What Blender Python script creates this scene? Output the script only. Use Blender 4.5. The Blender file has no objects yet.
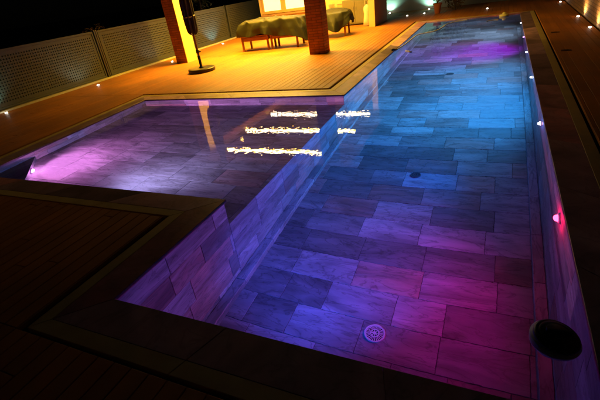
import bpy, bmesh, math, random
from mathutils import Vector, Matrix, noise
random.seed(7)
S = bpy.context.scene
COL = S.collection
PI = math.pi

# ------------------------------------------------------------------ helpers
def link(name, me, parent=None, mats=()):
    o = bpy.data.objects.new(name, me); COL.objects.link(o)
    for m in mats: me.materials.append(m)
    if parent: o.parent = parent
    return o
def obj(name, bm, mat, parent=None, smooth=False, kind=None):
    me = bpy.data.meshes.new(name); bm.to_mesh(me); bm.free()
    if smooth:
        for p in me.polygons: p.use_smooth = True
    o = link(name, me, parent, mat if isinstance(mat, (list, tuple)) else (mat,))
    if kind: o['kind'] = kind
    return o
def tag(o, label, cat, group=None):
    o['label'] = label; o['category'] = cat
    if group: o['group'] = group
    return o
def thing(name, label, cat, loc=(0, 0, 0), rz=0, group=None):
    o = bpy.data.objects.new(name, None); COL.objects.link(o)
    o.location = loc; o.rotation_euler = (0, 0, rz); o.empty_display_size = .1
    return tag(o, label, cat, group)
def dup(root, loc, rz, label, group=None):
    r = root.copy(); COL.objects.link(r); r.location = loc; r.rotation_euler = (0, 0, rz)
    r['label'] = label
    if group: r['group'] = group
    for ch in list(root.children):
        c = ch.copy(); COL.objects.link(c); c.parent = r
        if c.type == 'LIGHT': c.data = ch.data.copy()
        for g in list(ch.children):
            d = g.copy(); COL.objects.link(d); d.parent = c
    return r
def box(bm, x0, x1, y0, y1, z0, z1, bev=0):
    vs = [bm.verts.new(p) for p in ((x0,y0,z0),(x1,y0,z0),(x1,y1,z0),(x0,y1,z0),(x0,y0,z1),(x1,y0,z1),(x1,y1,z1),(x0,y1,z1))]
    fs = [bm.faces.new([vs[i] for i in f]) for f in ((3,2,1,0),(4,5,6,7),(0,1,5,4),(1,2,6,5),(2,3,7,6),(3,0,4,7))]
    if bev:
        es = {e for f in fs for e in f.edges}
        bmesh.ops.bevel(bm, geom=list(es), offset=bev, segments=2, affect='EDGES', profile=.6)
    return bm
def lathe(bm, prof, seg=32, M=Matrix(), cap=True):
    rings = []
    for r, z in prof:
        rings.append([bm.verts.new(M @ Vector((r*math.cos(2*PI*i/seg), r*math.sin(2*PI*i/seg), z))) for i in range(seg)])
    for a, b in zip(rings, rings[1:]):
        for i in range(seg):
            bm.faces.new((a[i], a[(i+1) % seg], b[(i+1) % seg], b[i]))
    if cap:
        bm.faces.new(rings[0][::-1]); bm.faces.new(rings[-1])
    return bm
def tube(bm, pts, rad, seg=8):
    pts = [Vector(p) for p in pts]; rings = []
    n = len(pts)
    for k, p in enumerate(pts):
        t = (pts[min(k+1, n-1)] - pts[max(k-1, 0)]).normalized()
        a = t.cross(Vector((0, 0, 1)))
        if a.length < .05: a = Vector((1, 0, 0))
        a.normalize(); b = t.cross(a).normalized()
        r = rad[k] if isinstance(rad, (list, tuple)) else rad
        rings.append([bm.verts.new(p + a*r*math.cos(2*PI*i/seg) + b*r*math.sin(2*PI*i/seg)) for i in range(seg)])
    for a, b in zip(rings, rings[1:]):
        for i in range(seg): bm.faces.new((a[i], a[(i+1) % seg], b[(i+1) % seg], b[i]))
    bm.faces.new(rings[0][::-1]); bm.faces.new(rings[-1])
    return bm
def smooth_path(pts, n=8):
    pts = [Vector(p) for p in pts]; out = []
    P = [pts[0]*2-pts[1]] + pts + [pts[-1]*2-pts[-2]]
    for i in range(1, len(P)-2):
        for k in range(n):
            t = k/n; a, b, c, d = P[i-1], P[i], P[i+1], P[i+2]
            out.append(.5*((2*b)+(c-a)*t+(2*a-5*b+4*c-d)*t*t+(3*b-a-3*c+d)*t**3))
    out.append(pts[-1]); return out

# ------------------------------------------------------------------ materials
def nm(name):
    m = bpy.data.materials.new(name); m.use_nodes = True
    nt = m.node_tree; return m, nt, nt.nodes, nt.links, nt.nodes['Principled BSDF']
def simple(name, col, rough=.6, metal=0, var=.15, scale=8, bump=0, emis=None, es=0):
    m, nt, N, L, b = nm(name)
    tc = N.new('ShaderNodeTexCoord'); no = N.new('ShaderNodeTexNoise')
    no.inputs['Scale'].default_value = scale; no.inputs['Detail'].default_value = 6
    L.new(tc.outputs['Object'], no.inputs['Vector'])
    mr = N.new('ShaderNodeMapRange'); mr.inputs['To Min'].default_value = 1-var; mr.inputs['To Max'].default_value = 1+var
    L.new(no.outputs['Fac'], mr.inputs['Value'])
    mx = N.new('ShaderNodeVectorMath'); mx.operation = 'SCALE'; mx.inputs[0].default_value = col
    L.new(mr.outputs[0], mx.inputs['Scale']); L.new(mx.outputs[0], b.inputs['Base Color'])
    r2 = N.new('ShaderNodeMapRange'); r2.inputs['To Min'].default_value = max(0, rough-.12); r2.inputs['To Max'].default_value = min(1, rough+.12)
    L.new(no.outputs['Fac'], r2.inputs['Value']); L.new(r2.outputs[0], b.inputs['Roughness'])
    b.inputs['Metallic'].default_value = metal
    if bump:
        bp = N.new('ShaderNodeBump'); bp.inputs['Strength'].default_value = bump; bp.inputs['Distance'].default_value = .01
        L.new(no.outputs['Fac'], bp.inputs['Height']); L.new(bp.outputs[0], b.inputs['Normal'])
    if emis:
        b.inputs['Emission Color'].default_value = (*emis, 1); b.inputs['Emission Strength'].default_value = es
    return m
def stone(name, aniso, lo, hi, tint, rough=.5, warm=(1.35, .62, .5), warm_thr=.72, vein=.42):
    """slabs of veined stone: the per-slab colour attribute picks the slab's own tone and shifts its veins"""
    m, nt, N, L, b = nm(name)
    tc = N.new('ShaderNodeTexCoord'); at = N.new('ShaderNodeAttribute'); at.attribute_name = 'tone'
    sc = N.new('ShaderNodeVectorMath'); sc.operation = 'MULTIPLY'; sc.inputs[1].default_value = aniso
    L.new(tc.outputs['Object'], sc.inputs[0])
    rot = N.new('ShaderNodeVectorRotate'); rot.rotation_type = 'Z_AXIS'
    rr = N.new('ShaderNodeMath'); rr.operation = 'MULTIPLY'; rr.inputs[1].default_value = 1.1
    sp = N.new('ShaderNodeSeparateColor'); L.new(at.outputs['Color'], sp.inputs[0])
    L.new(sp.outputs['Green'], rr.inputs[0]); L.new(rr.outputs[0], rot.inputs['Angle']); L.new(sc.outputs[0], rot.inputs['Vector'])
    of = N.new('ShaderNodeVectorMath'); of.operation = 'MULTIPLY_ADD'; of.inputs[1].default_value = (37, 51, 43)
    L.new(at.outputs['Color'], of.inputs[0]); L.new(rot.outputs[0], of.inputs[2])
    n1 = N.new('ShaderNodeTexNoise'); n1.inputs['Scale'].default_value = 1.15; n1.inputs['Detail'].default_value = 8; n1.inputs['Roughness'].default_value = .55; n1.inputs['Distortion'].default_value = 1.1
    L.new(of.outputs[0], n1.inputs['Vector'])
    n2 = N.new('ShaderNodeTexNoise'); n2.inputs['Scale'].default_value = 1.1; n2.inputs['Detail'].default_value = 5; n2.inputs['Distortion'].default_value = 2.5
    L.new(of.outputs[0], n2.inputs['Vector'])
    # thin veins
    ab = N.new('ShaderNodeMath'); ab.operation = 'SUBTRACT'; ab.inputs[1].default_value = .5; L.new(n2.outputs['Fac'], ab.inputs[0])
    a2 = N.new('ShaderNodeMath'); a2.operation = 'ABSOLUTE'; L.new(ab.outputs[0], a2.inputs[0])
    vr = N.new('ShaderNodeMapRange'); vr.inputs['From Max'].default_value = .03; vr.inputs['To Min'].default_value = 1-vein; vr.inputs['To Max'].default_value = 1; L.new(a2.outputs[0], vr.inputs['Value'])
    m1 = N.new('ShaderNodeMapRange'); m1.inputs['From Min'].default_value = .32; m1.inputs['From Max'].default_value = .68; m1.inputs['To Min'].default_value = .55; m1.inputs['To Max'].default_value = 1.3
    L.new(n1.outputs['Fac'], m1.inputs['Value'])
    tone = N.new('ShaderNodeMapRange'); tone.inputs['To Min'].default_value = lo; tone.inputs['To Max'].default_value = hi
    L.new(sp.outputs['Red'], tone.inputs['Value'])
    p1 = N.new('ShaderNodeMath'); p1.operation = 'MULTIPLY'; L.new(m1.outputs[0], p1.inputs[0]); L.new(vr.outputs[0], p1.inputs[1])
    p2 = N.new('ShaderNodeMath'); p2.operation = 'MULTIPLY'; L.new(p1.outputs[0], p2.inputs[0]); L.new(tone.outputs[0], p2.inputs[1])
    # some slabs have a rusty tint
    wm = N.new('ShaderNodeMapRange'); wm.inputs['From Min'].default_value = warm_thr; wm.inputs['From Max'].default_value = warm_thr+.06; L.new(sp.outputs['Blue'], wm.inputs['Value'])
    wn = N.new('ShaderNodeMath'); wn.operation = 'MULTIPLY'; L.new(wm.outputs[0], wn.inputs[0]); L.new(n2.outputs['Fac'], wn.inputs[1])
    mx = N.new('ShaderNodeMix'); mx.data_type = 'RGBA'; mx.inputs[6].default_value = (*tint, 1); mx.inputs[7].default_value = (tint[0]*warm[0], tint[1]*warm[1], tint[2]*warm[2], 1)
    L.new(wn.outputs[0], mx.inputs[0])
    vm = N.new('ShaderNodeVectorMath'); vm.operation = 'SCALE'; L.new(mx.outputs[2], vm.inputs[0]); L.new(p2.outputs[0], vm.inputs['Scale'])
    L.new(vm.outputs[0], b.inputs['Base Color']); b.inputs['Roughness'].default_value = rough
    bp = N.new('ShaderNodeBump'); bp.inputs['Strength'].default_value = .25; bp.inputs['Distance'].default_value = .004
    L.new(n1.outputs['Fac'], bp.inputs['Height']); L.new(bp.outputs[0], b.inputs['Normal'])
    return m
TINT = (.92, 1.0, 1.06)
M_floor = stone('marble_floor', (1.3, 5, 5), .16, .46, TINT)
M_wall = stone('marble_wall', (5, 1.3, 5), .20, .44, TINT)
M_shallow = stone('marble_shallow', (1.3, 5, 5), .24, .5, TINT, warm_thr=.95)
M_coping = stone('coping_stone', (2, 2, 2), .15, .55, (1, .62, .84), rough=.42, vein=.25)  # rosy tint stands in for the purple glow of the lit pool
M_grout = simple('grout', (.07, .075, .08), .9)
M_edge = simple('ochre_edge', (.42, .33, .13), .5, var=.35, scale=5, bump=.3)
M_dark = simple('slot_black', (.012, .012, .012), .9)
M_void = simple('soil', (.03, .025, .02), .95, var=.4, scale=3, bump=.5)

def wood(name, lo, hi, rough=.55):
    m, nt, N, L, b = nm(name)
    tc = N.new('ShaderNodeTexCoord'); at = N.new('ShaderNodeAttribute'); at.attribute_name = 'tone'
    sc = N.new('ShaderNodeVectorMath'); sc.operation = 'MULTIPLY'; sc.inputs[1].default_value = (30, 1.2, 30)
    L.new(tc.outputs['Object'], sc.inputs[0])
    of = N.new('ShaderNodeVectorMath'); of.operation = 'MULTIPLY_ADD'; of.inputs[1].default_value = (31, 47, 29)
    L.new(at.outputs['Color'], of.inputs[0]); L.new(sc.outputs[0], of.inputs[2])
    n1 = N.new('ShaderNodeTexNoise'); n1.inputs['Scale'].default_value = 1.2; n1.inputs['Detail'].default_value = 6; L.new(of.outputs[0], n1.inputs['Vector'])
    n3 = N.new('ShaderNodeTexNoise'); n3.inputs['Scale'].default_value = 1.1; n3.inputs['Detail'].default_value = 7; L.new(tc.outputs['Object'], n3.inputs['Vector'])
    sp = N.new('ShaderNodeSeparateColor'); L.new(at.outputs['Color'], sp.inputs[0])
    ad = N.new('ShaderNodeMath'); ad.operation = 'MULTIPLY_ADD'; ad.inputs[1].default_value = .55; L.new(sp.outputs['Red'], ad.inputs[0])
    m1 = N.new('ShaderNodeMath'); m1.operation = 'MULTIPLY'; m1.inputs[1].default_value = .45; L.new(n1.outputs['Fac'], m1.inputs[0]); L.new(m1.outputs[0], ad.inputs[2])
    mx = N.new('ShaderNodeMix'); mx.data_type = 'RGBA'; mx.inputs[6].default_value = (*lo, 1); mx.inputs[7].default_value = (*hi, 1); L.new(ad.outputs[0], mx.inputs[0])
    st = N.new('ShaderNodeMapRange'); st.inputs['From Min'].default_value = .3; st.inputs['From Max'].default_value = .7; st.inputs['To Min'].default_value = .7; st.inputs['To Max'].default_value = 1.2; L.new(n3.outputs['Fac'], st.inputs['Value'])
    vm = N.new('ShaderNodeVectorMath'); vm.operation = 'SCALE'; L.new(mx.outputs[2], vm.inputs[0]); L.new(st.outputs[0], vm.inputs['Scale'])
    L.new(vm.outputs[0], b.inputs['Base Color'])
    rg = N.new('ShaderNodeMapRange'); rg.inputs['To Min'].default_value = rough-.15; rg.inputs['To Max'].default_value = rough+.2; L.new(n3.outputs['Fac'], rg.inputs['Value']); L.new(rg.outputs[0], b.inputs['Roughness'])
    bp = N.new('ShaderNodeBump'); bp.inputs['Strength'].default_value = .3; bp.inputs['Distance'].default_value = .003; L.new(n1.outputs['Fac'], bp.inputs['Height']); L.new(bp.outputs[0], b.inputs['Normal'])
    return m
M_deck = wood('deck_wood', (.27, .092, .006), (.42, .150, .009))

def brick(name, c1, c2, mortar, sx=1, axis='xz', bw=.24, bh=.06):
    m, nt, N, L, b = nm(name)
    tc = N.new('ShaderNodeTexCoord'); sp = N.new('ShaderNodeSeparateXYZ'); L.new(tc.outputs['Object'], sp.inputs[0])
    ad = N.new('ShaderNodeMath'); L.new(sp.outputs['X'], ad.inputs[0]); L.new(sp.outputs['Y'], ad.inputs[1])
    cb = N.new('ShaderNodeCombineXYZ'); L.new(ad.outputs[0], cb.inputs['X']); L.new(sp.outputs['Z'], cb.inputs['Y'])
    br = N.new('ShaderNodeTexBrick'); br.inputs['Scale'].default_value = 1; br.inputs['Brick Width'].default_value = bw; br.inputs['Row Height'].default_value = bh
    br.inputs['Mortar Size'].default_value = .006; br.inputs['Mortar Smooth'].default_value = .3
    br.inputs['Color1'].default_value = (*c1, 1); br.inputs['Color2'].default_value = (*c2, 1); br.inputs['Mortar'].default_value = (*mortar, 1)
    L.new(cb.outputs[0], br.inputs['Vector'])
    no = N.new('ShaderNodeTexNoise'); no.inputs['Scale'].default_value = 9; no.inputs['Detail'].default_value = 8; L.new(tc.outputs['Object'], no.inputs['Vector'])
    mr = N.new('ShaderNodeMapRange'); mr.inputs['To Min'].default_value = .6; mr.inputs['To Max'].default_value = 1.4; L.new(no.outputs['Fac'], mr.inputs['Value'])
    vm = N.new('ShaderNodeVectorMath'); vm.operation = 'SCALE'; L.new(br.outputs['Color'], vm.inputs[0]); L.new(mr.outputs[0], vm.inputs['Scale'])
    L.new(vm.outputs[0], b.inputs['Base Color']); b.inputs['Roughness'].default_value = .8
    h = N.new('ShaderNodeMath'); h.operation = 'MULTIPLY_ADD'; h.inputs[1].default_value = -1.2; L.new(br.outputs['Fac'], h.inputs[0]); L.new(no.outputs['Fac'], h.inputs[2])
    bp = N.new('ShaderNodeBump'); bp.inputs['Strength'].default_value = .8; bp.inputs['Distance'].default_value = .012; L.new(h.outputs[0], bp.inputs['Height']); L.new(bp.outputs[0], b.inputs['Normal'])
    return m
M_brick = brick('thin_brick', (.40, .16, .05), (.27, .10, .03), (.15, .08, .05))
M_brickwall = brick('garden_brick', (.34, .2, .1), (.26, .15, .08), (.12, .08, .05), bw=.4, bh=.075)

# water
M_water, nt, N, L, b = nm('pool_water')
b.inputs['Base Color'].default_value = (1, 1, 1, 1); b.inputs['Transmission Weight'].default_value = 1
b.inputs['IOR'].default_value = 1.333; b.inputs['Roughness'].default_value = 0
tc = N.new('ShaderNodeTexCoord')
n1 = N.new('ShaderNodeTexNoise'); n1.inputs['Scale'].default_value = 16; n1.inputs['Detail'].default_value = 2; n1.inputs['Distortion'].default_value = .4
n2 = N.new('ShaderNodeTexNoise'); n2.inputs['Scale'].default_value = 1.3; n2.inputs['Detail'].default_value = 1
L.new(tc.outputs['Object'], n1.inputs['Vector']); L.new(tc.outputs['Object'], n2.inputs['Vector'])
ma = N.new('ShaderNodeMath'); ma.operation = 'MULTIPLY_ADD'; ma.inputs[1].default_value = 1.5
L.new(n2.outputs['Fac'], ma.inputs[0]); L.new(n1.outputs['Fac'], ma.inputs[2])
bp = N.new('ShaderNodeBump'); bp.inputs['Strength'].default_value = 1; bp.inputs['Distance'].default_value = .00036
L.new(ma.outputs[0], bp.inputs['Height']); L.new(bp.outputs[0], b.inputs['Normal'])

# ------------------------------------------------------------------ slab builder
def tone_layer(bm): return bm.loops.layers.float_color.get('tone') or bm.loops.layers.float_color.new('tone')
def slab(bm, P, gap=.0022, th=.004, tone=None, chamfer=.0022):
    """P: four corners counter-clockwise seen from the front; a chamfered plate th thick"""
    lay = tone_layer(bm)
    P = [Vector(p) for p in P]; n = (P[1]-P[0]).cross(P[-1]-P[0]).normalized(); k = len(P)
    def inset(d):
        out = []
        for i in range(k):
            a = (P[(i+1) % k]-P[i]).normalized(); c = (P[i-1]-P[i]).normalized()
            s = max(.2, a.cross(c).length); out.append(P[i] + (a+c)*(d/s))
        return out
    o = inset(gap); t = inset(gap+chamfer)
    vb = [bm.verts.new(p - n*th) for p in o]; vm = [bm.verts.new(p - n*chamfer) for p in o]; vt = [bm.verts.new(p) for p in t]
    c = tone or (random.random(), random.random(), random.random(), 1)
    fs = [bm.faces.new(vt)]
    for i in range(k):
        j = (i+1) % k
        fs.append(bm.faces.new((vb[i], vb[j], vm[j], vm[i]))); fs.append(bm.faces.new((vm[i], vm[j], vt[j], vt[i])))
    for f in fs:
        for l in f.loops: l[lay] = c
def grid(bm, fn, u0, u1, v0, v1, L_=.61, H_=.33, voff=0, clip=None, flip=False, jitter=True):
    """running-bond slabs over u,v; fn maps (u,v) to a point"""
    k = 0; v = math.floor((v0-voff)/H_)*H_+voff
    while v < v1-1e-4:
        a, bb = max(v, v0), min(v+H_, v1)
        if bb-a > .01:
            u = u0 - random.random()*L_
            while u < u1-1e-4:
                l = L_*(random.choice((1, 1, 1, .66, 1, 1.0)) if jitter else 1)
                c, d = max(u, u0), min(u+l, u1)
                if d-c > .015:
                    q = [fn(c, a), fn(d, a), fn(d, bb), fn(c, bb)]
                    slab(bm, q[::-1] if flip else q)
                u += l
        v += H_; k += 1
def quad(bm, P): bm.faces.new([bm.verts.new(p) for p in P])

# ------------------------------------------------------------------ pool
XR, YF, D, DA = 2.62, 12.9, 1.5, .5     # main tank: x 0..XR, y 0..YF; shallow arm depth DA
A0, A1 = 1.32, 4.72                     # shallow arm y range
ALn, ALf = -3.80, -4.10                 # its slightly splayed end wall
ZW = -.022
pool = thing('swimming_pool', 'L-shaped marble slab swimming pool lit in blue and purple', 'swimming pool')
bm = bmesh.new(); grid(bm, lambda u, v: (u, v, -D), .0, XR, 0, YF, voff=.18); obj('deep_floor', bm, M_floor, pool)
bm = bmesh.new(); quad(bm, [(0,0,-D-.004),(XR,0,-D-.004),(XR,YF,-D-.004),(0,YF,-D-.004)])
quad(bm, [(ALf-.1,A0,-DA-.004),(0,A0,-DA-.004),(0,A1,-DA-.004),(ALf-.1,A1,-DA-.004)])
for q in ([(-.004,0,-D),(-.004,YF,-D),(-.004,YF,-.03),(-.004,0,-.03)],):
    pass
quad(bm, [(-.004,0,-D),(-.004,A0,-D),(-.004,A0,-.03),(-.004,0,-.03)])
quad(bm, [(-.004,A0,-D),(-.004,A1,-D),(-.004,A1,-DA-.005),(-.004,A0,-DA-.005)])
quad(bm, [(-.004,A1,-D),(-.004,YF,-D),(-.004,YF,-.03),(-.004,A1,-.03)])
quad(bm, [(XR+.004,0,-D),(XR+.004,0,-.03),(XR+.004,YF,-.03),(XR+.004,YF,-D)])
quad(bm, [(0,YF+.004,-D),(XR,YF+.004,-D),(XR,YF+.004,-.03),(0,YF+.004,-.03)])
quad(bm, [(0,-.004,-D),(XR,-.004,-D),(XR,-.004,-.03),(0,-.004,-.03)])
quad(bm, [(ALf-.1,A1+.004,-DA),(0,A1+.004,-DA),(0,A1+.004,-.03),(ALf-.1,A1+.004,-.03)])
quad(bm, [(ALn-.1,A0-.004,-DA),(0,A0-.004,-DA),(0,A0-.004,-.03),(ALn-.1,A0-.004,-.03)])
quad(bm, [(ALf-.004,A1,-DA),(ALn-.004,A0,-DA),(ALn-.004,A0,-.03),(ALf-.004,A1,-.03)])
obj('grout', bm, M_grout, pool)
bm = bmesh.new()
def clipL(v): return ALn + (ALf-ALn)*(v-A0)/(A1-A0)
k = 0; v = A0
while v < A1-1e-3:
    w = min(v+.34, A1); u = clipL((v+w)/2) + random.random()*.5
    cuts = [None]
    while u < -.02: cuts.append(u); u += .61
    cuts.append(0)
    for i in range(len(cuts)-1):
        a = cuts[i]; c = cuts[i+1]
        if a is None: P = [(clipL(v), v, -DA), (c, v, -DA), (c, w, -DA), (clipL(w), w, -DA)]
        else: P = [(a, v, -DA), (c, v, -DA), (c, w, -DA), (a, w, -DA)]
        slab(bm, P)
    v += .34
obj('shallow_floor', bm, M_shallow, pool)
# walls
bm = bmesh.new(); grid(bm, lambda u, v: (0, u, v), 0, A0, -D, -.03, voff=-.03-.33*5, flip=True)
for_wall = lambda u, v: (0, u, v)
bm.free()
def wallx(name, x, y0, y1, z0, z1, face):      # face=+1 looks to +x
    bm = bmesh.new(); grid(bm, lambda u, v: (x, u, v), y0, y1, z0, z1, voff=z1-.33*6, flip=(face < 0)); return obj(name, bm, M_wall, pool)
def wally(name, y, x0, x1, z0, z1, face, mat):
    bm = bmesh.new(); grid(bm, lambda u, v: (u, y, v), x0, x1, z0, z1, voff=z1-.33*6, flip=(face > 0)); return obj(name, bm, mat, pool)
wallx('side_wall', 0, 0, A0, -D, -.03, 1)
wallx('step_down_wall', 0, A0, A1, -D, -DA, 1)
wallx('side_wall', 0, A1, YF, -D, -.03, 1)
wallx('side_wall', XR, 0, YF, -D, -.03, -1)
wally('end_wall', YF, 0, XR, -D, -.03, -1, M_floor)
wally('end_wall', 0, 0, XR, -D, -.03, 1, M_floor)
wally('shallow_side_wall', A1, ALf, 0, -DA, -.03, -1, M_floor)
wally('shallow_side_wall', A0, ALn, 0, -DA, -.03, 1, M_floor)
bm = bmesh.new(); grid(bm, lambda u, v: (ALn+(ALf-ALn)*(u-A0)/(A1-A0), u, v), A0, A1, -DA, -.03, L_=.61, H_=.25, voff=-.5); obj('shallow_end_wall', bm, M_wall, pool)
# ledge (coved kerb) along the foot of the long walls
for x0, x1 in ((.001, .10), (XR-.09, XR-.001)):
    bm = bmesh.new(); u = 0
    while u < YF:
        l = .61; d = min(u+l, YF); q = (random.random()*.6+.4, random.random(), random.random()*.8, 1)
        slab(bm, [(x0,u,-D+.09),(x1,u,-D+.09),(x1,d,-D+.09),(x0,d,-D+.09)], tone=q)
        xs = x1 if x0 < 1 else x0
        P = [(xs,u,-D+.0),(xs,d,-D+.0),(xs,d,-D+.088),(xs,u,-D+.088)]
        slab(bm, P if x0 < 1 else P[::-1], tone=q); u += l
    obj('floor_ledge', bm, M_wall, pool)
# diagonal corner step in the shallow arm
SA, SB, SZ = Vector((-3.87, 2.16, 0)), Vector((-2.95, A0+.0, 0)), -.30
bm = bmesh.new()
slab(bm, [(ALn, A0, SZ), (SB.x, A0, SZ), (SA.x, SA.y, SZ)])
slab(bm, [(SB.x, SB.y, -DA), (SA.x, SA.y, -DA), (SA.x, SA.y, SZ-.002), (SB.x, SB.y, SZ-.002)])
obj('corner_step', bm, M_wall, pool)
# coping
CW = .34
def cop(bm, P, th=.034): slab(bm, P, gap=.0008, th=th, chamfer=.0025, tone=(random.random(), random.random(), random.random()*.9, 1))
def run(bm, a, b_, c, d, L_):     # strip between inner edge a->b and outer edge d->c (quad a,b,c,d ccw)
    a, b_, c, d = map(Vector, (a, b_, c, d)); n = max(1, round((b_-a).length/L_))
    for i in range(n):
        s, t = i/n, (i+1)/n
        cop(bm, [a.lerp(b_, s), a.lerp(b_, t), d.lerp(c, t), d.lerp(c, s)][::-1])
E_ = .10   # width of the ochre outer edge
def copings(w0, w1, bm, L_):
    # w0 inner offset, w1 outer offset
    run(bm, (0-w0, -w0, 0), (XR+w0, -w0, 0), (XR+w1, -w1, 0), (-w1, -w1, 0), L_)
    run(bm, (XR+w0, -w0, 0), (XR+w0, YF+w0, 0), (XR+w1, YF+w1, 0), (XR+w1, -w1, 0), L_)
    run(bm, (XR+w0, YF+w0, 0), (-w0, YF+w0, 0), (-w1, YF+w1, 0), (XR+w1, YF+w1, 0), L_)
    run(bm, (-w0, YF+w0, 0), (-w0, A1+w0, 0), (-w1, A1+w1, 0), (-w1, YF+w1, 0), L_)
    run(bm, (-w0, A1+w0, 0), (ALf-w0, A1+w0, 0), (ALf-w1, A1+w1, 0), (-w1, A1+w1, 0), L_)
    run(bm, (ALf-w0, A1+w0, 0), (ALn-w0, A0-w0, 0), (ALn-w1, A0-w1, 0), (ALf-w1, A1+w1, 0), L_)
    run(bm, (ALn-w0, A0-w0, 0), (-w0, A0-w0, 0), (-w1, A0-w1, 0), (ALn-w1, A0-w1, 0), L_)
    run(bm, (-w0, A0-w0, 0), (-w0, -w0, 0), (-w1, -w1, 0), (-w1, A0-w1, 0), L_)
_cop = cop
def cop(bm, P, th=.034): quad(bm, [(p[0], p[1], -.012) for p in P])
bm = bmesh.new(); copings(0.0, CW-.01, bm, 5); obj('coping_bed', bm, M_grout, pool)
cop = _cop
bm = bmesh.new(); copings(-.018, CW-E_, bm, 1.02); obj('coping', bm, M_coping, pool)
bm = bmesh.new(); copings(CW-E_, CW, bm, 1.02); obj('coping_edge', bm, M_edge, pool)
# drains
def drain(x, y, r, white, name='floor_drain'):
    bm = bmesh.new()
    lathe(bm, [(r*.80, .004), (r*.84, .012), (r*.97, .012), (r, .004), (r, 0)], 48, cap=False)
    n = 28
    for i in range(n):
        a = 2*PI*i/n; c, s = math.cos(a), math.sin(a); w = r*.035
        for r0, r1 in ((r*.42, r*.82),):
            vs = [bm.verts.new((c*q-s*e, s*q+c*e, z)) for z in (.011,) for q, e in ((r0, -w*.7), (r1, -w*1.2), (r1, w*1.2), (r0, w*.7))]
            bm.faces.new(vs)
    lathe(bm, [(r*.33, .010), (r*.36, .013), (r*.43, .013), (r*.45, .008)], 32, cap=False)
    lathe(bm, [(r*.001, .012), (r*.14, .013), (r*.17, .008)], 16, cap=False)
    for i in range(8):
        a = 2*PI*i/8+.2; c, s = math.cos(a), math.sin(a); w = r*.035
        bm.faces.new([bm.verts.new((c*q-s*e, s*q+c*e, .011)) for q, e in ((r*.15, -w), (r*.34, -w), (r*.34, w), (r*.15, w))])
    o = obj(name, bm, white, pool); o.location = (x, y, -D+.002)
    bm = bmesh.new(); lathe(bm, [(r*.97, .0015), (r*.97, .003)], 32); h = obj('drain_sump', bm, M_dark, o)
    return o
M_white = simple('white_plastic', (.75, .76, .78), .4, var=.05)
M_greyp = simple('grey_plastic', (.10, .105, .11), .45)
drain(1.39, 1.06, .085, M_white)
drain(1.31, 3.42, .062, M_greyp); drain(1.29, 7.45, .075, M_greyp)

# water sheet
bm = bmesh.new()
e = .0
wp = [(0-e, 0), (XR+e, 0), (XR+e, YF), (-e, YF), (-e, A1), (ALf, A1), (ALn, A0), (-e, A0)]
bm.faces.new([bm.verts.new((x, y, ZW)) for x, y in wp])
obj('pool_water', bm, M_water, kind='structure')

# ------------------------------------------------------------------ ground + deck
bm = bmesh.new()
G = 400
def hole_ground(bm):
    z = -.12
    R = [(-G, G, -G, -.06), (-G, G, YF+.06, G), (XR+.06, G, -.06, YF+.06), (-G, -4.3, -.06, YF+.06), (-4.3, -.06, -.06, A0-.08), (-4.3, -.06, A1+.06, YF+.06)]
    for x0, x1, y0, y1 in R: quad(bm, [(x0, y0, z), (x1, y0, z), (x1, y1, z), (x0, y1, z)])
hole_ground(bm); obj('ground', bm, M_void, kind='structure')
bm = bmesh.new(); BW = .118; ZD = .012
rects = [(-7.35, 3.86, -3.2, -CW-.03), (XR+CW+.03, 3.86, -CW-.03, YF+CW+.03), (-7.35, 3.86, YF+CW+.03, 17.0),
         (-7.35, -CW-.03, A1+CW+.03, YF+CW+.03), (-7.35, ALf-CW-.03, A0-CW-.03, A1+CW+.03), (-7.35, -CW-.03, -CW-.03, A0-CW-.03)]
for x0, x1, y0, y1 in rects:
    i = math.floor((x0+7.35)/BW)
    while -7.35+i*BW < x1-1e-3:
        a, c = max(x0, -7.35+i*BW), min(x1, -7.35+(i+1)*BW)
        if c-a > .012:
            rnd = random.Random(i*13+5); ys = [y0]; q = -4 + rnd.random()*2.4
            while q < y1:
                if q > y0+.05: ys.append(q)
                q += 2.4
            ys.append(y1)
            for p, q in zip(ys, ys[1:]):
                if q-p > .02: slab(bm, [(a, p, ZD), (c, p, ZD), (c, q, ZD), (a, q, ZD)], gap=.0025, th=.028, chamfer=.0025)
        i += 1
ya, yb = A0-CW-.001, A1+CW+.03
xl = lambda y: ALn-CW-.03 + (ALf-ALn)*(y-ya)/(yb-ya)
yl = lambda x: ya + (yb-ya)*(x-(ALn-CW-.03))/(ALf-ALn)
x = ALf-CW-.03
while x < ALn-CW-.04:
    x2 = min(x+BW, ALn-CW-.035)
    slab(bm, [(x, ya, ZD), (x2, ya, ZD), (x2, yl(x2), ZD), (x, yl(x), ZD)], gap=.0025, th=.028, chamfer=.0025); x += BW
obj('deck', bm, M_deck, kind='structure')
# little hatch grooves in the right-hand deck
for i, (x, y) in enumerate(((3.15, 9.0), (3.15, 7.07))):
    bm = bmesh.new(); box(bm, -.075, .075, -.05, .05, 0, .008, .002)
    r = thing('deck_hatch', ['small dark hatch plate in the deck, the farther one', 'small dark hatch plate in the deck, the nearer one'][i], 'hatch', (x, y, ZD), group='hatch plates in the deck')
    obj('plate', bm, simple('hatch_plate', (.05, .02, .01), .6), r)
    bm = bmesh.new(); box(bm, -.03, .03, -.008, .008, .0081, .012, .001); obj('handle', bm, M_dark, r)

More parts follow.
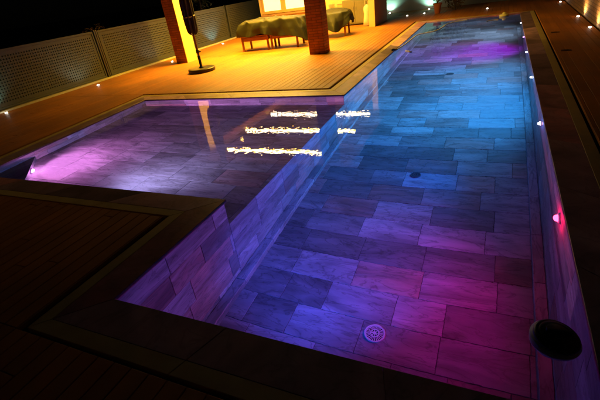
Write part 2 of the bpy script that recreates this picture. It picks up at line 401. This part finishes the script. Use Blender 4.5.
# ------------------------------------------------------------------ underwater lamps
M_steel = simple('steel', (.5, .5, .52), .3, 1, var=.05)
def emitter(name, c, s):
    m, nt, N, L, b = nm(name); b.inputs['Base Color'].default_value = (*[min(1, v+.2) for v in c], 1)
    b.inputs['Emission Color'].default_value = (*c, 1); b.inputs['Emission Strength'].default_value = s; return m
def pool_lamp(loc, rz, lens, light, watts, label, group='underwater lamps of the pool', tilt=-12, size=150, r=.035, es=30, yaw=0, glow=2.5, gc=None):
    t = thing('underwater_lamp', label, 'pool lamp', loc, rz, group)       # local +x looks into the water
    Rm = Matrix.Rotation(PI/2, 4, 'Y')
    bm = bmesh.new(); lathe(bm, [(r*1.25, .0), (r*1.6, .0), (r*1.6, .008), (r*1.45, .014), (r*1.1, .014), (r*1.05, .008)], 32, Rm, cap=False)
    obj('rim', bm, M_white, t, True)
    bm = bmesh.new(); lathe(bm, [(r*1.1, .004), (r*1.08, .02), (r*.85, .034), (r*.45, .041), (.001, .043)], 32, Rm, cap=False)
    obj('lens', bm, emitter('lamp_lens', lens, es), t, True)
    ld = bpy.data.lights.new('bulb', 'SPOT'); ld.energy = watts; ld.color = light; ld.spot_size = math.radians(size); ld.spot_blend = 1; ld.shadow_soft_size = .03
    lo = bpy.data.objects.new('bulb', ld); COL.objects.link(lo); lo.parent = t; lo.location = (.075, 0, 0)
    lo.rotation_euler = (0, math.radians(-90-tilt), math.radians(yaw))
    pd = bpy.data.lights.new('bulb_glow', 'POINT'); pd.energy = glow; pd.color = gc or light; pd.shadow_soft_size = 0
    po = bpy.data.objects.new('bulb_glow', pd); COL.objects.link(po); po.parent = t; po.location = (.065, 0, 0)
    return t
W = 1.0
lamps = [ # y, lens, light, watts, label, tilt, cone
 (1.78, (1, .035, .09), (1, .0, .52), 50, 'red glowing round lamp, nearest on the long pool wall', -28, 122, 12),
 (3.75, (.9, .62, 1), (.0, .13, .95), 230, 'pinkish white glowing lamp, second nearest on the long pool wall', -8, 110, 34),
 (5.75, (.85, .88, 1), (.03, .36, 1), 430, 'white glowing lamp, third nearest on the long pool wall', -24, 165, 34),
 (7.62, (.85, .9, 1), (.16, .48, 1), 290, 'white glowing lamp on the pool wall just nearer than the purple one', -26, 160, 34),
 (9.24, (.8, .2, 1), (.5, .0, 1), 330, 'small purple glowing lamp low on the long pool wall', -48, 96, 30),
 (11.35, (.95, .95, 1), (.45, .66, 1), 230, 'small white glowing lamp at the far end of the long pool wall', -34, 140, 30)]
for y, lc, c, w, lab, ti, co_, es in lamps: pool_lamp((XR-.002, y, -.30), PI, lc, c, w, lab, tilt=ti, size=co_, es=es, yaw=10 if y < 2 else 18 if y < 4 else 0, glow=5 if y < 2 else 2.5, gc=(1, .0, .08) if y < 2 else None)
pool_lamp((1.0, .006, -.4), PI/2, (.2, .1, 1), (.01, .08, .9), 230, 'unseen blue lamp added in the near end wall under the coping', size=84, tilt=-24, es=10, yaw=8)  # unseen lamp added to turn the near floor blue
pool_lamp((-1.5, A0+.006, -.2), PI/2, (.5, .3, 1), (.58, .46, 1), 150, 'unseen violet lamp added under the near coping of the shallow arm', tilt=24, size=176, es=10)  # unseen lamp added to light the shallow floor evenly
mid = (SA+SB)/2; dd = (SB-SA).normalized(); nr = Vector((-dd.y, dd.x, 0)); nr = nr if nr.y > 0 else -nr
pl = SA.lerp(SB, .45) + nr*.004
pool_lamp((pl.x, pl.y, -.405), math.atan2(nr.y, nr.x), (1, .35, .85), (.95, .26, .85), 520, 'bright pink glowing lamp in the corner step of the shallow arm', r=.048, tilt=-12, glow=14)


# ------------------------------------------------------------------ floating things
M_blackp = simple('black_plastic', (.015, .015, .013), .38, var=.2, scale=30)
t = thing('floating_dispenser', 'round black domed float with a white rim beside the pool wall', 'pool float', (2.455, .41, ZW), .5)
t.rotation_euler = (math.radians(4), math.radians(8), .2)
bm = bmesh.new(); lathe(bm, [(.098, .022), (.1, .03), (.097, .038), (.085, .046), (.081, .045), (.077, .049), (.06, .055), (.056, .054), (.052, .058), (.001, .063)], 56, cap=False); obj('dome', bm, M_blackp, t, True)
bm = bmesh.new(); lathe(bm, [(.04, -.07), (.085, -.05), (.103, -.02), (.108, .004), (.108, .018), (.099, .026)], 48, cap=False); obj('rim', bm, M_white, t, True)
bm = bmesh.new(); box(bm, -.055, .055, -.008, .008, .045, .078, .004); obj('grip', bm, M_blackp, t)
bm = bmesh.new(); lathe(bm, [(.02, -.13), (.045, -.12), (.045, -.04)], 24); obj('basket', bm, M_white, t)
# hose
pts = [(.02, 8.3, -.005), (.05, 8.6, ZW+.002), (.10, 9.2, ZW+.002), (.12, 9.9, ZW+.002), (.18, 10.5, ZW+.002), (.55, 10.9, ZW+.002), (.66, 11.5, ZW+.002), (.70, 12.0, ZW+.002), (.92, 12.45, ZW+.002), (1.25, 12.7, ZW+.002)]
t = thing('floating_hose', 'long thin white hose floating along the far left pool edge', 'hose')
bm = bmesh.new(); tube(bm, smooth_path(pts), .015, 8); obj('hose', bm, M_white, t, True)
bm = bmesh.new(); tube(bm, [(-.02, 8.22, .03), (.02, 8.3, .0), (.04, 8.4, -.012)], .026, 10); obj('end_fitting', bm, M_greyp, t, True)
t = thing('floating_thermometer', 'short white float near the bend of the hose by the pool edge', 'pool thermometer', (.36, 8.1, ZW+.006), -.9)
bm = bmesh.new(); tube(bm, [(-.13, 0, 0), (-.02, 0, 0), (.0, 0, .0), (.13, 0, 0)], [.012, .012, .018, .018], 10); obj('float_body', bm, M_white, t, True)
bm = bmesh.new(); tube(bm, [(.13, 0, 0), (.15, 0, .01), (.15, 0, .03)], .004, 6); obj('string_loop', bm, M_white, t)
t = thing('floating_dispenser', 'pale yellow chlorine float at the far end of the pool', 'pool float', (2.2, 12.72, ZW))
M_py = simple('pale_yellow_plastic', (.7, .66, .35), .5, var=.05)
bm = bmesh.new(); lathe(bm, [(.08, -.02), (.13, 0), (.13, .04), (.09, .055), (.05, .06), (.05, .10), (.04, .105)], 28); obj('float_body', bm, M_py, t, True)
bm = bmesh.new(); lathe(bm, [(.04, -.12), (.05, -.11), (.05, -.02)], 20); obj('basket', bm, M_white, t)
t = thing('floating_toy', 'small bent white float drifting near the far right pool end', 'pool float', (1.93, 11.95, ZW+.006), .5)
bm = bmesh.new(); tube(bm, smooth_path([(-.16, 0, 0), (-.05, .05, 0), (.06, .06, 0), (.16, .02, 0)]), .013, 8); obj('float_body', bm, M_white, t, True)
bm = bmesh.new(); lathe(bm, [(.02, -.006), (.022, .004), (.012, .012)], 12); o = obj('cap', bm, M_greyp, t); o.location = (-.17, 0, 0)

# ------------------------------------------------------------------ pavilion
M_led = emitter('led_strip', (1, .86, .66), 68)
M_ceil = simple('ceiling_boards', (.07, .045, .03), .6, var=.2)
M_cream = simple('cream_render', (.62, .48, .22), .8, var=.08, scale=3, bump=.1)
M_dkren = simple('brown_render', (.30, .17, .08), .8, var=.15, scale=3, bump=.1)
M_frame = simple('ochre_wood', (.45, .3, .1), .5, var=.15)
pav = thing('pavilion', 'open warm-lit pavilion with brick columns beside the pool', 'pavilion')
RH = 2.85
def column(x0, x1, y0, y1):
    bm = bmesh.new(); box(bm, x0, x1, y0, y1, 0, RH, .006); c = obj('column', bm, M_brick, pav)
    return c
column(-6.33, -5.97, 8.5, 8.98); bm = bmesh.new(); box(bm, -5.966, -5.94, 8.502, 8.978, 0, RH-.2, .003); obj('column_lit_face', bm, M_cream, pav); column(-2.09, -1.68, 8.42, 8.76)  # pale panel paints the left column's lamp-lit side brighter
bm = bmesh.new(); box(bm, -1.78, -1.6, 12.9, 14.6, 0, RH, .004)
for f in bm.faces:
    if f.normal.y < -.9: f.material_index = 0
o = obj('pier_wall', bm, M_dkren, pav)
bm = bmesh.new(); box(bm, -1.79, -1.59, 12.86, 12.897, 0, RH, .004); obj('pier_trim', bm, M_cream, pav)
bm = bmesh.new(); box(bm, -6.6, -1.3, 8.2, 16.8, RH, RH+.22, .01); obj('roof', bm, M_ceil, pav)
bm = bmesh.new(); box(bm, -6.3, -6.0, 8.87, 14.28, RH-.18, RH-.003, .006); obj('beam', bm, M_cream, pav)
for y, x0, x1 in ((8.95, -5.6, -2.2), (10.8, -6.0, -1.85), (12.6, -5.9, -1.85)):
    bm = bmesh.new(); box(bm, x0-.03, x1+.03, y-.06, y+.06, RH-.045, RH-.003, .003); h = obj('led_housing', bm, M_frame, pav)
    bm = bmesh.new(); box(bm, x0, x1, y-.021, y+.021, RH-.052, RH-.047); obj('led_strip', bm, M_led, h)
    ld = bpy.data.lights.new('led_light', 'AREA'); ld.shape = 'RECTANGLE'; ld.size = x1-x0; ld.size_y = .06; ld.energy = {8.95: 570, 10.8: 420, 12.6: 320}[y]; ld.color = (1, .51, .01); ld.spread = math.radians(149)
    lo = bpy.data.objects.new('led_light', ld); COL.objects.link(lo); lo.parent = h; lo.location = ((x0+x1)/2, y, RH-.06)
for y in (8.74, 9.9):  # spots added to wash the left column and beam with warm light
    bm = bmesh.new(); lathe(bm, [(.06, RH-.004), (.06, RH-.03), (.05, RH-.03), (.045, RH-.015)], 24, cap=False); h = obj('added_ceiling_spot', bm, M_steel, pav); h.location = (-5.62, y, 0)
    bm = bmesh.new(); lathe(bm, [(.045, RH-.016), (.001, RH-.020)], 24, cap=False); obj('lens', bm, emitter('added_spot_lens', (1, .55, .1), 60), h)
    ld = bpy.data.lights.new('added_spot_light', 'SPOT'); ld.energy = 300 if y < 9 else 60; ld.color = (1, .5, .02); ld.spot_size = math.radians(64); ld.spot_blend = 1; ld.shadow_soft_size = .04
    lo = bpy.data.objects.new('added_spot_light', ld); COL.objects.link(lo); lo.parent = h; lo.location = (0, 0, RH-.05); lo.rotation_euler = Vector((-.42, 0, -1)).to_track_quat('-Z', 'Y').to_euler()
# back wall with wide window opening
bm = bmesh.new(); Y0, Y1 = 14.3, 14.5
box(bm, -6.55, -6.42, Y0, Y1, 0, RH); box(bm, -6.42, -3.9, Y0, Y1, 0, .72); box(bm, -6.42, -3.9, Y0, Y1, 2.1, RH); box(bm, -3.9, -1.785, Y0, Y1, 0, RH)
obj('back_wall', bm, M_cream, pav)
w = bpy.data.objects.new('window', None)
bm = bmesh.new(); box(bm, -6.44, -3.88, Y0-.05, Y0-.003, .68, .78, .005); box(bm, -6.44, -6.34, Y0-.05, Y0-.003, .781, 2.15, .005); box(bm, -5.6, -5.4, Y0-.04, Y0-.003, .781, 2.1, .005); box(bm, -3.98, -3.88, Y0-.05, Y0-.003, .781, 2.15, .005)
wf = obj('window', bm, M_frame, pav)
bm = bmesh.new(); box(bm, -6.42, -3.9, Y0+.02, Y0+.03, .72, 2.1)
obj('pane', bm, emitter('lit_pane', (1, .82, .4), 1.3), wf)
bm = bmesh.new(); box(bm, -6.5, -3.8, Y0-.10, Y0-.052, .6, .66, .004); obj('sill', bm, M_dkren, wf)

# cupboard + counter + kitchen bits
M_green = simple('olive_cupboard', (.16, .14, .06), .6, var=.15)
t = thing('cupboard', 'low olive panelled cupboard against the back wall of the pavilion', 'cupboard', (-2.5, 14.0, ZD))
bm = bmesh.new(); box(bm, -.48, .42, -.2, .25, .04, .82, .006); obj('carcass', bm, M_green, t)
for k in range(2):
    bm = bmesh.new(); box(bm, -.46+.44*k, -.04+.44*k, -.222, -.203, .08, .78, .004)
    for q in range(5): box(bm, -.43+.44*k+q*.08, -.385+.44*k+q*.08, -.2262, -.223, .12, .74, .002)
    d = obj('door', bm, M_green, t)
    bm = bmesh.new(); box(bm, -.09+.1*k, -.075+.1*k, -.245, -.2265, .5, .6, .002); obj('handle', bm, M_steel, d)
t = thing('counter', 'yellow lit kitchen counter left of the olive cupboard', 'counter', (-3.5, 14.0, ZD))
bm = bmesh.new(); box(bm, -.5, .48, -.22, .25, .0, .54, .004); obj('base', bm, M_cream, t)
bm = bmesh.new(); box(bm, -.52, .5, -.25, .25, .542, .585, .005); obj('worktop', bm, M_frame, t)
M_cer = simple('ceramic', (.6, .55, .4), .3, var=.05)
t = thing('plate_stack', 'stack of pale plates on the kitchen counter', 'plates', (-3.45, 14.0, ZD+.587))
for k in range(5):
    bm = bmesh.new(); lathe(bm, [(.05, k*.035), (.13, k*.035+.02), (.135, k*.035+.025), (.06, k*.035+.012)], 28); obj('plate', bm, M_cer, t, True)
t = thing('bread_box', 'small orange brown box on the counter beside the plates', 'box', (-3.12, 14.0, ZD+.587))
bm = bmesh.new(); box(bm, -.1, .1, -.08, .08, 0, .12, .01); obj('body', bm, M_frame, t)
bm = bmesh.new(); box(bm, -.105, .105, -.085, .085, .122, .145, .008); obj('lid', bm, M_dkren, t)
t = thing('cloth_bag', 'pale cloth bag slumped on the floor against the wall end', 'bag', (-1.98, 13.35, ZD))
M_cloth = simple('pale_cloth', (.5, .47, .36), .9, var=.2, scale=14, bump=.6)
bm = bmesh.new(); lathe(bm, [(.10, 0), (.135, .03), (.12, .2), (.10, .38), (.11, .5), (.085, .6), (.04, .66)], 24)
for v in bm.verts:
    n_ = noise.noise_vector(v.co*7); v.co += n_*.03
    if v.co.z < 0: v.co.z = 0
obj('sack', bm, M_cloth, t, True)
bm = bmesh.new(); tube(bm, smooth_path([(-.05, -.02, .6), (-.04, -.05, .78), (.04, -.05, .78), (.05, -.02, .6)]), .012, 8); obj('strap', bm, M_cloth, t, True)

# tables and covers
M_tbl = simple('red_brown_wood', (.20, .07, .03), .5, var=.2, scale=12)
M_cover = simple('olive_tarpaulin', (.013, .014, .008), .5, var=.25, scale=5, bump=.9); M_cover.node_tree.nodes['Principled BSDF'].inputs['Specular IOR Level'].default_value = .22
def table(name, cx, cy, sx, sy, h, label, group, rz=0):
    t = thing(name, label, 'table', (cx, cy, ZD), rz, group)
    for a in (-1, 1):
        for c in (-1, 1):
            bm = bmesh.new(); box(bm, a*(sx/2-.03)-.026, a*(sx/2-.03)+.026, c*(sy/2-.03)-.026, c*(sy/2-.03)+.026, 0, h-.03, .004); obj('leg', bm, M_tbl, t)
    bm = bmesh.new()
    for c in (-1, 1): box(bm, -sx/2+.06, sx/2-.06, c*(sy/2-.03)-.015, c*(sy/2-.03)+.015, h-.14, h-.05, .003)
    for a in (-1, 1): box(bm, a*(sx/2-.03)-.015, a*(sx/2-.03)+.015, -sy/2+.06, sy/2-.06, h-.14, h-.05, .003)
    obj('apron', bm, M_tbl, t)
    bm = bmesh.new(); box(bm, -sx/2, sx/2, -sy/2, sy/2, h-.028, h, .005); obj('tabletop', bm, M_tbl, t)
    return t
grp = 'covered outdoor tables'
table('outdoor_table', -4.36, 10.0, .86, .62, .42, 'red-brown wooden table under the left end of the olive cover', grp, .1)
table('outdoor_table', -3.46, 10.1, .84, .62, .42, 'red-brown wooden table under the right end of the long olive cover', grp, .1)
table('outdoor_table', -2.75, 11.5, 1.3, .8, .6, 'wooden table under the olive cover behind the brick column', grp, .15)
def cover(name, cx, cy, sx, sy, z0, z1, label, seed, rz, hem=.10, tip=0, tipa=0):
    rnd = random.Random(seed); bm = bmesh.new(); nu, nv = 240, 56; rings = []
    ph = [rnd.random()*6.28 for _ in range(8)]
    def se(a, p=5):
        c, s_ = math.cos(a), math.sin(a); r = (abs(c)**p+abs(s_)**p)**(-1/p); return c*r, s_*r
    tri = lambda v: 2*abs((v/(2*PI)) % 1 - .5)          # creased wave
    for j in range(nv+1):
        t = j/nv; ring = []
        for i in range(nu):
            a = 2*PI*i/nu; ex, ey = se(a)
            drop = 0 if t < .45 else (t-.45)/.55
            r = t/.45*.95 if drop == 0 else .95 + .09*min(1, drop*2.2)**.6
            d = max(0, math.cos(a-tipa))**14
            zh = z0 + hem*(.5*math.sin(3*a+ph[0]) + .35*math.sin(5*a+ph[1])) + .05*tri(9*a+ph[2]) - tip*d
            w = 2.2*math.sin(2*a+ph[3]) + 1.3*math.sin(3*a+ph[6])
            f = drop**.7*(.12*(tri(9*a+ph[4]+w+1.5*drop)-.5) + .07*(tri(17*a+ph[5]-w-2.2*drop)-.5)) + d*drop*.12
            x, y = ex*(r*sx/2+f), ey*(r*sy/2+f)
            cr = .03*noise.noise(Vector((x*1.3+seed, y*1.6, 0)))
            for q, (fx, fy, am) in enumerate(((1.1, .5, .035), (.6, 1.7, .02), (2.6, 1.4, .012))):
                cr += am*max(0, 1-9*abs(noise.noise(Vector((x*fx+y*.9+q*9, y*fy-x*.7, seed*1.7)))))
            z = z1 + cr - .06*min(1, r)**6
            if drop > 0: z = z*(1-drop) + zh*drop + .02*noise.noise(Vector((x*6, y*6, drop*3)))
            ring.append(bm.verts.new((x, y, z)))
        rings.append(ring)
    for A, B in zip(rings[1:], rings[2:]):
        for i in range(nu): bm.faces.new((A[i], B[i], B[(i+1) % nu], A[(i+1) % nu]))
    bm.faces.new(rings[1]); bmesh.ops.recalc_face_normals(bm, faces=bm.faces)
    o = obj(name, bm, M_cover, smooth=True); o.location = (cx, cy, ZD); o.rotation_euler = (0, 0, rz)
    tag(o, label, 'furniture cover', 'olive furniture covers')
    s_ = o.modifiers.new('thick', 'SOLIDIFY'); s_.thickness = .004
    return o
cover('furniture_cover', -3.90, 10.1, 2.0, .95, .38, .80, 'long crumpled olive tarpaulin cover over two low wooden tables', 3, .08, hem=.07, tip=.26, tipa=-.42)
cover('furniture_cover', -2.75, 11.5, 1.5, 1.0, .36, .72, 'crumpled olive cover on the table behind the brick column', 11, .15, hem=.12, tip=.15, tipa=-1.2)

# ------------------------------------------------------------------ parasol
M_fab = simple('charcoal_fabric', (.022, .022, .026), .85, var=.25, scale=20, bump=.3)
M_pole = simple('brown_pole', (.10, .045, .02), .45)
t = thing('parasol', 'closed charcoal parasol standing on a round black base', 'parasol', (-4.45, 7.15, ZD))
bm = bmesh.new(); lathe(bm, [(.31, 0), (.33, .015), (.33, .07), (.315, .085), (.29, .088)], 56); obj('base', bm, M_blackp, t)
bm = bmesh.new(); lathe(bm, [(.06, .089), (.05, .11), (.034, .13), (.034, .36), (.03, .37)], 24); obj('socket', bm, M_blackp, t, True)
bm = bmesh.new(); lathe(bm, [(.024, .371), (.024, 2.55), (.01, 2.58)], 20); p = obj('pole', bm, M_pole, t, True)
bm = bmesh.new(); lathe(bm, [(.03, .42), (.042, .43), (.042, .50), (.03, .51)], 20); obj('collar', bm, M_blackp, p, True)
bm = bmesh.new(); tube(bm, [(.03, 0, .46), (.09, 0, .46)], [.01, .016], 10); obj('knob', bm, M_blackp, p, True)
bm = bmesh.new(); nu = 96; rings = []
for z, r, f in ((.86, .085, .03), (.90, .10, .032), (1.1, .115, .03), (1.5, .12, .028), (1.9, .10, .02), (2.3, .06, .01), (2.5, .028, 0)):
    rings.append([bm.verts.new(((r+f*math.sin(8*a)+.012*math.sin(3*a+z*3))*math.cos(a+.2*z), (r+f*math.sin(8*a))*math.sin(a+.2*z), z+.03*math.sin(8*a)*(z < .95))) for a in [2*PI*i/nu for i in range(nu)]])
for A, B in zip(rings, rings[1:]):
    for i in range(nu): bm.faces.new((A[i], A[(i+1) % nu], B[(i+1) % nu], B[i]))
bm.faces.new(rings[-1]); obj('canopy', bm, M_fab, t, True)
bm = bmesh.new(); tube(bm, [(.125*math.cos(a), .125*math.sin(a), 1.25+.02*math.sin(a)) for a in [2*PI*i/32 for i in range(33)]], .012, 8); obj('tie_strap', bm, M_white, t)

# ------------------------------------------------------------------ perforated fence
M_fence = simple('grey_green_metal', (.034, .04, .033), .6, 0, var=.2, scale=3)
M_post = simple('dark_post', (.06, .065, .06), .4, .6)
fence = thing('fence', 'long grey perforated metal panel fence along the deck', 'fence', (-7.5, 0, 0))
P_ = .062; Hh = .028
def perf(y0, y1, z0=.10, z1=1.16):
    bm = bmesh.new(); n = round((y1-y0)/P_); m_ = round((z1-z0)/P_); px = (y1-y0)/n; pz = (z1-z0)/m_; T = .012
    for i in range(n):
        for j in range(m_):
            y, z = y0+i*px, z0+j*pz
            solid = i in (0, n-1) or j in (0, m_-1)
            o4 = [(y, z), (y+px, z), (y+px, z+pz), (y, z+pz)]
            if solid:
                bm.faces.new([bm.verts.new((T, a, c)) for a, c in o4]); continue
            cy, cz, h = y+px/2, z+pz/2, Hh/2
            i4 = [(cy-h, cz-h), (cy+h, cz-h), (cy+h, cz+h), (cy-h, cz+h)]
            vo = [bm.verts.new((T, a, c)) for a, c in o4]; vi = [bm.verts.new((T, a, c)) for a, c in i4]; vb = [bm.verts.new((0, a, c)) for a, c in i4]
            for k in range(4):
                q = (k+1) % 4
                bm.faces.new((vo[k], vo[q], vi[q], vi[k])); bm.faces.new((vi[k], vi[q], vb[q], vb[k]))
    o = obj('panel', bm, M_fence, fence); return o
pans = [(.72, 3.84), (3.92, 6.94), (7.10, 10.12), (10.22, 13.24), (13.34, 16.36)]
for a, c in pans:
    p = perf(a+.04, c-.04)
    bm = bmesh.new(); box(bm, -.02, .03, a, c, 1.162, 1.21, .005); box(bm, -.02, .03, a, c, .055, .098, .005); box(bm, -.02, .03, a, a+.038, .0985, 1.1615, .004); box(bm, -.02, .03, c-.038, c, .0985, 1.1615, .004)
    obj('panel_frame', bm, M_fence, p)
for y in (.66, 3.88, 6.99, 7.05, 10.17, 13.29, 16.42):
    bm = bmesh.new(); box(bm, -.045, -.022 if y not in (6.99, 7.05) else .045, y-.022, y+.022, 0, 1.23, .004); obj('post', bm, M_post, fence)
bm = bmesh.new(); box(bm, -.1, .14, .5, 16.6, -.1, .045, .01); obj('kerb', bm, simple('pale_kerb', (.42, .38, .27), .8, var=.2, scale=6, bump=.3), fence)

# ------------------------------------------------------------------ right brick garden wall and far wall
bm = bmesh.new(); box(bm, 3.9, 4.1, -3.2, 15.2, -.1, 1.9, .008)
gw = obj('brick_wall', bm, M_brickwall); tag(gw, 'orange brick garden wall running beside the right deck', 'wall')
M_far = simple('grey_green_render', (.34, .38, .32), .85, var=.25, scale=2, bump=.2)
bm = bmesh.new(); box(bm, -7.6, 6.5, 17.0, 17.2, -.1, 2.3, .01)
fw = obj('boundary_wall', bm, M_far); tag(fw, 'dark grey-green boundary wall behind the far end of the pool', 'wall')
# ------------------------------------------------------------------ small deck uplights
def uplight(loc, aim, c, w, label, r=.03, es=70, size=70):
    t = thing('deck_uplight', label, 'uplight', loc, 0, 'small round uplights set in the deck')
    bm = bmesh.new(); lathe(bm, [(r*.9, .003), (r*1.35, .006), (r*1.45, .0), (r*1.45, -.003)], 28, cap=False); obj('rim', bm, M_steel, t, True)
    bm = bmesh.new(); lathe(bm, [(r*.92, .001), (r*.85, .012), (r*.4, .018), (.001, .02)], 24, cap=False); obj('lens', bm, emitter('uplight_lens', (1, .93, .75), es), t, True)
    ld = bpy.data.lights.new('bulb', 'SPOT'); ld.energy = w; ld.color = c; ld.spot_size = math.radians(size); ld.spot_blend = .8; ld.shadow_soft_size = .02
    lo = bpy.data.objects.new('bulb', ld); COL.objects.link(lo); lo.parent = t; lo.location = (0, 0, .05)
    d = Vector(aim); lo.rotation_euler = d.to_track_quat('-Z', 'Y').to_euler()
    return t
cool = (.85, 1, .75)
uplight((-7.22, 3.9, ZD), (-.35, 0, 1), (.5, 1, .8), 14, 'uplight at the foot of the fence, leftmost at the picture edge', size=110)
uplight((-6.98, 6.15, ZD), (-.6, 0, 1), cool, 12, 'uplight before the fence just left of the double posts', size=110)
uplight((-6.85, 8.9, ZD), (-.7, 0, 1), cool, 12, 'uplight before the fence beside the left brick column', size=110)
uplight((-7.1, 12.1, ZD), (-.5, 0, 1), (.4, .9, .9), 50, 'uplight before the fence beyond the parasol pole', size=110)
uplight((-2.0, 16.8, ZD), (0, .35, 1), (.5, 1, .8), 34, 'uplight at the far wall just right of the pier', size=130)
uplight((-.45, 16.75, ZD), (0, .35, 1), (.5, 1, .8), 34, 'uplight at the far wall left of the potted plant', size=130)
uplight((-1.0, 15.2, ZD), (0, .1, 1), (1, .9, .6), 3, 'warm uplight in the deck, left of the front pair beyond the pool', es=90)
uplight((-.42, 15.35, ZD), (0, .1, 1), (1, .9, .6), 3, 'warm uplight in the deck, right of the front pair beyond the pool', es=90)
uplight((1.68, 14.9, ZD), (0, 0, 1), (1, .95, .8), 3, 'lone uplight in the deck straight beyond the pool end')
uplight((3.74, 14.6, ZD), (.3, 0, 1), (1, .55, .15), 24, 'farthest uplight at the foot of the brick wall', size=160)
uplight((3.78, 11.05, ZD), (.25, 0, 1), (1, .55, .15), 30, 'middle uplight at the foot of the brick wall', size=160)
uplight((3.78, 9.3, ZD), (.25, 0, 1), (1, .55, .15), 30, 'nearest uplight at the foot of the brick wall', size=160)

# ------------------------------------------------------------------ plants
M_leaf = simple('leaf', (.06, .075, .025), .6, var=.4, scale=5)
M_leafb = simple('dry_leaf', (.12, .07, .025), .7, var=.4, scale=5)
M_bark = simple('bark', (.09, .06, .035), .9, var=.3, scale=20, bump=.5)
M_terra = simple('terracotta', (.42, .13, .05), .75, var=.15)
def foliage(bm, c, R, n, s, rnd):
    for _ in range(n):
        while True:
            p = Vector((rnd.uniform(-1, 1), rnd.uniform(-1, 1), rnd.uniform(-1, 1)))
            if p.length < 1 and noise.noise(p*2.3+Vector(c)) > -.18: break
        q = Vector((c[0]+p.x*R[0], c[1]+p.y*R[1], c[2]+p.z*R[2]))
        d = Vector((rnd.gauss(0, 1), rnd.gauss(0, 1), rnd.gauss(0, .7))).normalized(); e = d.orthogonal().normalized()
        l = s*rnd.uniform(.6, 1.3); w = l*.35
        bm.faces.new([bm.verts.new(v) for v in (q-d*l, q+e*w, q+d*l, q-e*w)])
def shrub(name, loc, R, n, s, label, leaf, seed, pot=False, cat='plant'):
    rnd = random.Random(seed); t = thing(name, label, cat, loc)
    base = 0
    if pot:
        bm = bmesh.new(); lathe(bm, [(.09, 0), (.13, .28), (.15, .285), (.15, .33), (.125, .33), (.12, .28)], 32); obj('pot', bm, M_terra, t); base = .3
        bm = bmesh.new(); lathe(bm, [(.119, .27), (.119, .295)], 24); obj('soil', bm, M_void, t)
    for k in range(4):
        a = rnd.random()*6.28; bm = bmesh.new()
        pts = smooth_path([(0, 0, base), (math.cos(a)*R[0]*.15, math.sin(a)*R[1]*.15, base+R[2]*.6), (math.cos(a)*R[0]*.4, math.sin(a)*R[1]*.4, base+R[2]*1.1), (math.cos(a+.6)*R[0]*.7, math.sin(a+.6)*R[1]*.7, base+R[2]*1.5)], 5)
        tube(bm, pts, [.018*(1-.8*i/len(pts)) for i in range(len(pts))], 6); obj('stem', bm, M_bark, t)
    bm = bmesh.new(); foliage(bm, (0, 0, base+R[2]*1.05), R, n, s, rnd); obj('foliage', bm, leaf, t)
    return t
shrub('potted_plant', (.08, 15.0, ZD), (.26, .22, .5), 420, .05, 'twiggy plant in a terracotta pot beyond the far pool corner', M_leaf, 4, pot=True)
shrub('shrub', (.62, 15.6, ZD), (.45, .4, .55), 700, .06, 'dry brown bush just right of the terracotta pot', M_leafb, 6)
shrub('shrub', (-8.1, 7.6, -.1), (.5, .6, .72), 900, .06, 'brownish bush peeping over the fence beside the double posts', M_leafb, 8)
shrub('shrub', (-8.2, 8.7, -.1), (.45, .6, .66), 800, .06, 'low bush behind the fence nearest the left brick column', M_leafb, 9)
for i, (x, y, h, lab) in enumerate(((-9.5, 14.5, 1.6, 'dark tree mass behind the fence left of the pavilion'), (1.6, 18.6, 1.5, 'dark bushy tree behind the far boundary wall, left one'), (4.8, 18.8, 1.7, 'dark bushy tree behind the far boundary wall, right one'))):
    rnd = random.Random(i+50); t = thing('tree', lab, 'tree', (x, y, -.1))
    bm = bmesh.new(); tube(bm, [(0, 0, 0), (.04, .02, h*.6), (-.02, 0, h*1.2)], [.1, .08, .05], 10); obj('trunk', bm, M_bark, t, True)
    bm = bmesh.new(); foliage(bm, (0, 0, h*1.5), (h*.8, h*.7, h*.7), 2600, .09, rnd); obj('crown', bm, M_leaf, t)

# ------------------------------------------------------------------ sky, moonlight
w = bpy.data.worlds.new('World'); S.world = w; w.use_nodes = True
N = w.node_tree.nodes; L = w.node_tree.links
sky = N.new('ShaderNodeTexSky'); sky.sky_type = 'NISHITA'; sky.sun_disc = False
sky.sun_elevation = math.radians(35); sky.sun_rotation = math.radians(200)
L.new(sky.outputs[0], N['Background'].inputs[0]); N['Background'].inputs[1].default_value = .00012
sd = bpy.data.lights.new('moon', 'SUN'); sd.energy = .0015; sd.angle = math.radians(.5); sd.color = (.8, .88, 1)
so = bpy.data.objects.new('moon', sd); COL.objects.link(so); so.rotation_euler = (math.radians(55), 0, math.radians(160))

# ------------------------------------------------------------------ camera
R = [[0.9078080182064885, -0.082103943790238, 0.41127064628307414], [0.39767808480815153, 0.4799371085459204, -0.7819926551470302], [-0.13317936380433987, 0.873452525472719, 0.4683416944945223]]
cd = bpy.data.cameras.new('camera'); cd.lens = 24.345; cd.sensor_width = 36; cd.clip_start = .05; cd.clip_end = 1000
co = bpy.data.objects.new('camera', cd); COL.objects.link(co)
M4 = Matrix(R).to_4x4(); M4.translation = (2.1019148, -1.2297766, 1.6); co.matrix_world = M4
S.camera = co
S.render.engine = 'CYCLES'
S.cycles.max_bounces = 8; S.cycles.transmission_bounces = 6; S.cycles.diffuse_bounces = 4
S.cycles.caustics_refractive = False; S.cycles.caustics_reflective = False
S.cycles.sample_clamp_indirect = 4
S.view_settings.view_transform = 'Standard'; S.view_settings.look = 'None'; S.view_settings.gamma = 1
S.view_settings.exposure = 0; S.view_settings.use_curve_mapping = False
